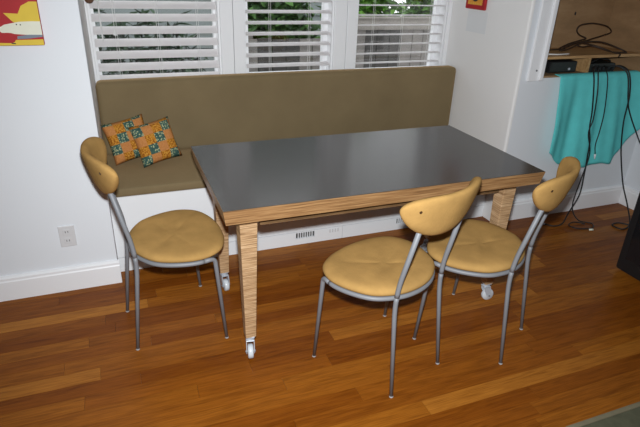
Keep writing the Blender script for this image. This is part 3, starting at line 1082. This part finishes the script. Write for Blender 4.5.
# ------------------------------------------------------------------ cables
def cable(name, pts, r, mat, label, plug_end=None, n=8):
    o = obj(name, tb(catmull(pts, n), r, 8), mat, None, True)
    tag(o, label, 'cable')
    if plug_end:
        p, d = Vector(plug_end[0]), Vector(plug_end[1]).normalized()
        bm = bmesh.new()
        tube(bm, [p, p+d*0.012, p+d*0.03, p+d*0.036], lambda t: (0.007 if t < 0.8 else 0.004), 8)
        obj('plug', bm, plug_end[2], o, True)
    return o
YCB = -0.095
cable('power_cable', [(3.045, 0.022, 1.03), (2.955, -0.055, 1.02), (2.940, YCB, 0.95), (2.985, YCB, 0.77), (3.00, YCB, 0.66), (3.035, YCB, 0.56), (3.05, YCB, 0.45), (3.065, YCB, 0.30), (3.045, YCB-0.02, 0.17), (2.97, -0.13, 0.05), (2.87, -0.19, 0.012), (2.79, -0.20, 0.008), (2.75, -0.155, 0.008)], 0.0048, M['cable'], 'black cable crossing the towel and running left along the floor', ((2.75, -0.155, 0.008), (-0.7, 0.6, 0), M['caster']))
cable('power_cable', [(3.075, 0.022, 1.03), (2.995, -0.055, 1.015), (2.975, YCB-0.012, 0.90), (3.0, YCB-0.012, 0.72), (2.99, YCB-0.012, 0.62), (3.05, YCB-0.012, 0.47), (3.02, YCB-0.02, 0.28), (2.99, -0.13, 0.10), (3.02, -0.18, 0.012), (3.08, -0.24, 0.006), (3.03, -0.30, 0.006), (2.93, -0.28, 0.006), (2.90, -0.22, 0.006), (2.97, -0.19, 0.007), (3.03, -0.235, 0.0075)], 0.0040, M['cable'], 'thin black cable dropping to a small coil on the floor')
cable('power_cable', [(3.125, 0.022, 1.03), (3.065, -0.055, 1.015), (3.055, YCB, 0.95), (3.095, YCB, 0.76), (3.10, YCB, 0.62), (3.09, YCB-0.004, 0.53), (3.115, YCB, 0.46)], 0.0035, M['cable'], 'thin black lead ending in a pale plug at towel hem', ((3.115, YCB, 0.46), (0.2, 0, -1), M['trim']))
cable('power_cable', [(3.195, 0.022, 1.02), (3.22, -0.02, 1.035), (3.235, -0.085, 1.00), (3.27, YCB-0.01, 0.86), (3.285, YCB-0.01, 0.68), (3.33, YCB-0.01, 0.50), (3.385, YCB-0.01, 0.36), (3.45, -0.115, 0.20), (3.44, -0.20, 0.08), (3.34, -0.33, 0.010), (3.22, -0.38, 0.007), (3.20, -0.31, 0.007), (3.28, -0.30, 0.007), (3.34, -0.40, 0.007), (3.30, -0.55, 0.007), (3.27, -0.70, 0.03)], 0.0050, M['cable'], 'thick black cable running from niche down to the television')
cable('power_cable', [(3.155, 0.022, 1.02), (3.19, -0.03, 1.035), (3.225, -0.085, 0.99), (3.25, YCB-0.022, 0.84), (3.29, YCB-0.022, 0.76), (3.40, YCB-0.022, 0.62), (3.43, -0.20, 0.50), (3.44, -0.35, 0.42), (3.42, -0.55, 0.40), (3.36, -0.74, 0.36)], 0.0046, M['cable'], 'black cable branching right across towel toward the television')
cable('coiled_cable', [(2.862, 0.165, 1.1125), (2.88, 0.19, 1.122), (2.95, 0.19, 1.150), (3.05, 0.20, 1.168), (3.14, 0.24, 1.176), (3.095, 0.26, 1.197), (3.065, 0.26, 1.228), (3.085, 0.26, 1.257), (3.15, 0.26, 1.268), (3.22, 0.26, 1.268), (3.33, 0.26, 1.249), (3.38, 0.26, 1.213), (3.33, 0.26, 1.194), (3.21, 0.25, 1.171), (3.10, 0.21, 1.160), (3.00, 0.19, 1.150), (2.90, 0.17, 1.128), (2.865, 0.155, 1.1130), (2.93, 0.16, 1.122), (3.05, 0.175, 1.158), (3.13, 0.16, 1.165), (3.20, 0.14, 1.160), (3.27, 0.10, 1.137), (3.31, 0.045, 1.1125), (3.27, 0.022, 1.1125), (3.20, 0.06, 1.1125), (3.13, 0.16, 1.136), (3.06, 0.17, 1.130), (3.01, 0.17, 1.142), (3.06, 0.18, 1.155), (3.15, 0.12, 1.135), (3.19, 0.03, 1.1115), (3.205, -0.004, 1.108), (3.195, -0.008, 1.090)], 0.0048, M['cable_brown'], 'loosely coiled dark cable standing on the niche shelf')
cable('white_lead', [(2.66, 0.08, 1.1075), (2.74, 0.05, 1.1075), (2.84, 0.06, 1.1075)], 0.004, M['cord_white'], 'short white lead lying at left on the niche shelf')
cable('grey_lead', [(2.68, 0.20, 1.107), (2.80, 0.22, 1.107), (2.90, 0.24, 1.107), (3.0, 0.26, 1.107)], 0.0035, M['cable'], 'thin dark lead lying at the back of niche shelf')
bm = bmesh.new(); tube(bm, [(2.985, -0.315, 0.007), (3.0, -0.32, 0.007), (3.012, -0.323, 0.007)], lambda t: 0.0068, 8)
tag(obj('cable_connector', bm, M['cream'], None, True), 'small pale connector lying loose on the floor', 'connector')

# ------------------------------------------------------------------ television on the floor (screen turned to the left)
tv = empty('television', (2.735, -1.08, 0))
tag(tv, 'black tube television standing on the floor at right edge', 'television')
hy_ = 0.33
bm = bmesh.new()
prism(bm, [(-hy_, 0.010), (hy_, 0.010), (hy_, 0.56), (-hy_, 0.56)], 0.0, 0.07, axis='x')
bmesh.ops.bevel(bm, geom=bm.edges[:], offset=0.008, segments=2, affect='EDGES')
obj('bezel', bm, M['black'], tv)
bm = bmesh.new()
A = [bm.verts.new((0.071, s*(hy_-0.02), z)) for s, z in ((-1, 0.05), (1, 0.05), (1, 0.54), (-1, 0.54))]
B = [bm.verts.new((0.40, s*(hy_-0.13), z)) for s, z in ((-1, 0.07), (1, 0.07), (1, 0.43), (-1, 0.43))]
bm.faces.new(A); bm.faces.new(B[::-1])
for k in range(4):
    bm.faces.new((A[k], B[k], B[(k+1) % 4], A[(k+1) % 4]))
bmesh.ops.recalc_face_normals(bm, faces=bm.faces[:])
bmesh.ops.bevel(bm, geom=bm.edges[:], offset=0.012, segments=2, affect='EDGES')
obj('rear_housing', bm, M['black'], tv)
bm = bmesh.new()
n = 8
G = [[bm.verts.new((-0.0015-0.010*(1-(2*i/n-1)**2)*(1-(2*j/n-1)**2), -0.285+0.57*i/n, 0.095+0.42*j/n)) for j in range(n+1)] for i in range(n+1)]
for i in range(n):
    for j in range(n):
        bm.faces.new((G[i][j], G[i+1][j], G[i+1][j+1], G[i][j+1]))
obj('screen', bm, M['screen'], tv, True)
obj('base', bx(0.075, 0.36, -0.22, 0.22, 0.0, 0.0495, bevel=0.004), M['black'], tv)

# ------------------------------------------------------------------ rug at the lower right
rug = empty('rug', (2.55, -2.2, 0))
tag(rug, 'grey green rug with a pale bound edge at lower right corner', 'rug')
bm = bx(-0.985, 0.985, -0.585, 0.585, 0.0005, 0.010, bevel=0.003)
obj('pile', bm, M['rug'], rug)
bm = bmesh.new()
box(bm, -1.005, 1.005, 0.586, 0.606, 0.0005, 0.011, bevel=0.003)
box(bm, -1.005, 1.005, -0.606, -0.586, 0.0005, 0.011, bevel=0.003)
box(bm, -1.005, -0.986, -0.585, 0.585, 0.0005, 0.011, bevel=0.003)
box(bm, 0.986, 1.005, -0.585, 0.585, 0.0005, 0.011, bevel=0.003)
obj('binding', bm, M['rug_edge'], rug)
